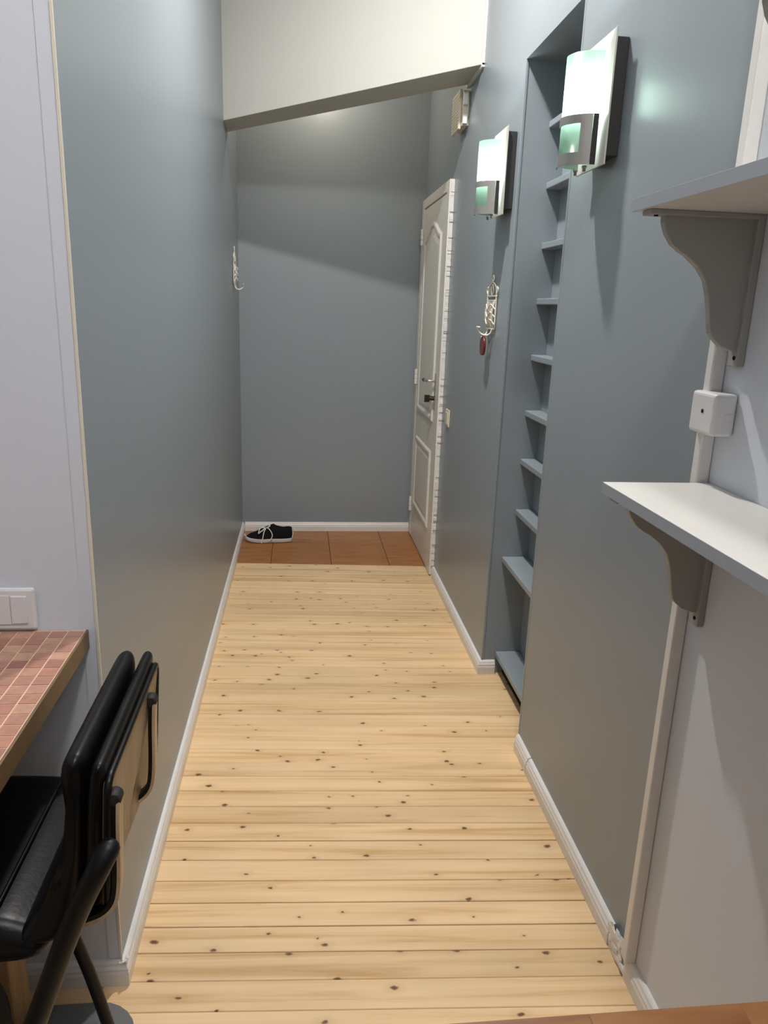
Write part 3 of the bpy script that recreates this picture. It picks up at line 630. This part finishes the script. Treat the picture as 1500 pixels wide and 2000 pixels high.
# two J shaped uprights, black in front, worn pale wood behind
JP = [(-0.2415, 0.742), (-0.244, 0.700), (-0.246, 0.640), (-0.249, 0.600), (-0.255, 0.576), (-0.268, 0.559), (-0.286, 0.549), (-0.310, 0.541)]
for yc in (0.922, 1.183):
    sp = [p for p in smoothpath([(x, 0, z) for x, z in JP], 4)]
    def ribbon(nm, o0, o1, m, w):
        bm = bmesh.new(); L_ = []
        for i, p in enumerate(sp):
            a, b = sp[max(0, i - 1)], sp[min(len(sp) - 1, i + 1)]; d = (b - a).normalized(); nn = Vector((-d.z, 0, d.x)); nn = nn if nn.x > 0 else -nn
            L_.append((p + nn * o0, p + nn * o1))
        rings = [[bm.verts.new((q.x, yc + s, q.z)) for q, s in ((a, -w), (b, -w), (b, w), (a, w))] for a, b in L_]
        for a, b in zip(rings, rings[1:]):
            for i in range(4): bm.faces.new((a[i], a[(i + 1) % 4], b[(i + 1) % 4], b[i]))
        bm.faces.new(rings[0][::-1]); bm.faces.new(rings[-1]); return finish(nm, bm, m, None)
    u = ribbon('upright', -0.002, 0.003, BEECH, 0.0105); into(t, u)
    s = ribbon('black_facing', -0.0085, -0.002, BLACKM, 0.0098); s.parent = u; s.matrix_parent_inverse = Matrix.Identity(4)
    bm = bmesh.new(); tube(bm, [(-0.247, yc - 0.0105, 0.745), (-0.247, yc - 0.008, 0.745), (-0.247, yc + 0.008, 0.745), (-0.247, yc + 0.0105, 0.745)], [0.0085, 0.0108, 0.0108, 0.0085], 12); s = finish('end_cap', bm, BLACKP, None, True, 0.002); s.parent = u; s.matrix_parent_inverse = Matrix.Identity(4)
# tubular legs, crossing at the sides
def leg(pts, r):
    sp = smoothpath(pts, 5); d = (sp[0] - sp[1]).normalized(); sp = [sp[0] + d * r * q for q in (0.95, 0.8, 0.5)] + sp
    bm = bmesh.new(); tube(bm, sp, [r * 0.3, r * 0.62, r * 0.88] + [r] * (len(sp) - 3), 14); o = finish('leg', bm, BLACKM, None, True); into(t, o)
    return o
for yc, ra, rb in ((0.872, 0.0155, 0.011), (1.215, 0.0145, 0.011)):
    leg(([(-0.250, yc + 0.012, 0.690), (-0.262, yc, 0.668)] if yc < 1 else []) + [(-0.302, yc, 0.580), (-0.370, yc, 0.395), (-0.450, yc, 0.170), (-0.512, yc, 0.0)], ra)
    leg([(-0.640, yc + 0.02, 0.468), (-0.600, yc + 0.015, 0.452), (-0.45, yc - 0.02, 0.350), (-0.395, yc - 0.03, 0.220), (-0.355, yc - 0.035, 0.05), (-0.344, yc - 0.035, 0.0)], rb)
bm = bmesh.new(); tube(bm, [(-0.322, 0.915, 0.530), (-0.322, 1.205, 0.530)], 0.009, 10); tube(bm, [(-0.60, 0.872, 0.452), (-0.60, 1.215, 0.452)], 0.009, 10); o = finish('cross_bar', bm, BLACKM, None, True); into(t, o)

# grey mat under the chair, cloth bag at the bottom left corner
out = []
for (cx, cy, a0) in ((-0.40, 1.195, 0), (-0.86, 1.195, 90), (-0.86, 0.55, 180), (-0.40, 0.55, 270)):
    for i in range(7): a = math.radians(a0 + 15 * i); out.append((cx + 0.085 * math.cos(a), cy + 0.085 * math.sin(a)))
t = empty('floor_mat', (-0.63, 0.87, 0), 'grey felt mat with rounded corners on the floor under the black chair', 'mat')
bm = bmesh.new(); prism(bm, out, lambda p: (p[0], p[1], 0.0005), lambda p: (p[0], p[1], 0.007)); o = finish('mat_base', bm, MATG, None, bevel=0.002); into(t, o)
bm = bmesh.new(); prism(bm, [(-0.63 + (x + 0.63) * 0.90, 0.87 + (y - 0.87) * 0.93) for x, y in out], lambda p: (p[0], p[1], 0.006), lambda p: (p[0], p[1], 0.010)); o = finish('mat_pile', bm, MATG, None, bevel=0.002); into(t, o)
t = empty('cloth_bag', (-0.59, 1.10, 0.01), 'dark grey and navy cloth bag on the floor at the bottom left corner', 'bag')
def sack(nm, c, r, h, m, seed):
    rnd = random.Random(seed); bm = bmesh.new(); rings = []; ns = 22
    ph = [rnd.uniform(0, 6.28) for _ in range(4)]
    for i in range(9):
        f = i / 8; rr = r * (0.80 + 0.35 * math.sin(math.pi * min(1, f * 0.9 + 0.12))) * (1 if f < 0.9 else 0.8)
        rings.append([bm.verts.new((c[0] + rr * math.cos(a) * (1 + 0.07 * math.sin(5 * a + ph[0] + f * 2) + 0.04 * math.sin(9 * a + ph[1])), c[1] + rr * 0.8 * math.sin(a) * (1 + 0.07 * math.sin(6 * a + ph[2])), c[2] + h * f)) for a in [2 * math.pi * k / ns for k in range(ns)]])
    for a, b in zip(rings, rings[1:]):
        for k in range(ns): bm.faces.new((a[k], a[(k + 1) % ns], b[(k + 1) % ns], b[k]))
    bm.faces.new(rings[0][::-1]); bm.faces.new(rings[-1]); o = finish(nm, bm, m, None, True); into(t, o)
sack('bag_body', (-0.592, 1.118, 0.0105), 0.080, 0.22, CHARC, 4)
sack('bag_pocket', (-0.590, 1.070, 0.0105), 0.074, 0.19, NAVY, 9)

# ------------------------------------------------------------------ wooden worktop at the bottom of the frame
t = empty('wooden_table', (0.3, 0.1, 0), 'brown wooden table whose far edge crosses the bottom right of the frame', 'table')
px = [-0.12, 0.02, 0.13, 0.258, 0.40, 0.53, 0.660]
for x0, x1 in zip(px, px[1:]):
    o = boxo('top_plank', WORK, x0, x1 - 0.00005, -0.62, 0.507, 0.772, 0.800, None, 0.0004, 1); into(t, o)
o = boxo('apron', WORK, -0.08, 0.62, -0.58, 0.46, 0.71, 0.772, None, 0.002); into(t, o)
for x in (-0.05, 0.59):
    for y in (-0.55, 0.43):
        o = boxo('leg', WORK, x - 0.025, x + 0.025, y - 0.025, y + 0.025, 0.0, 0.772, None, 0.003); into(t, o)
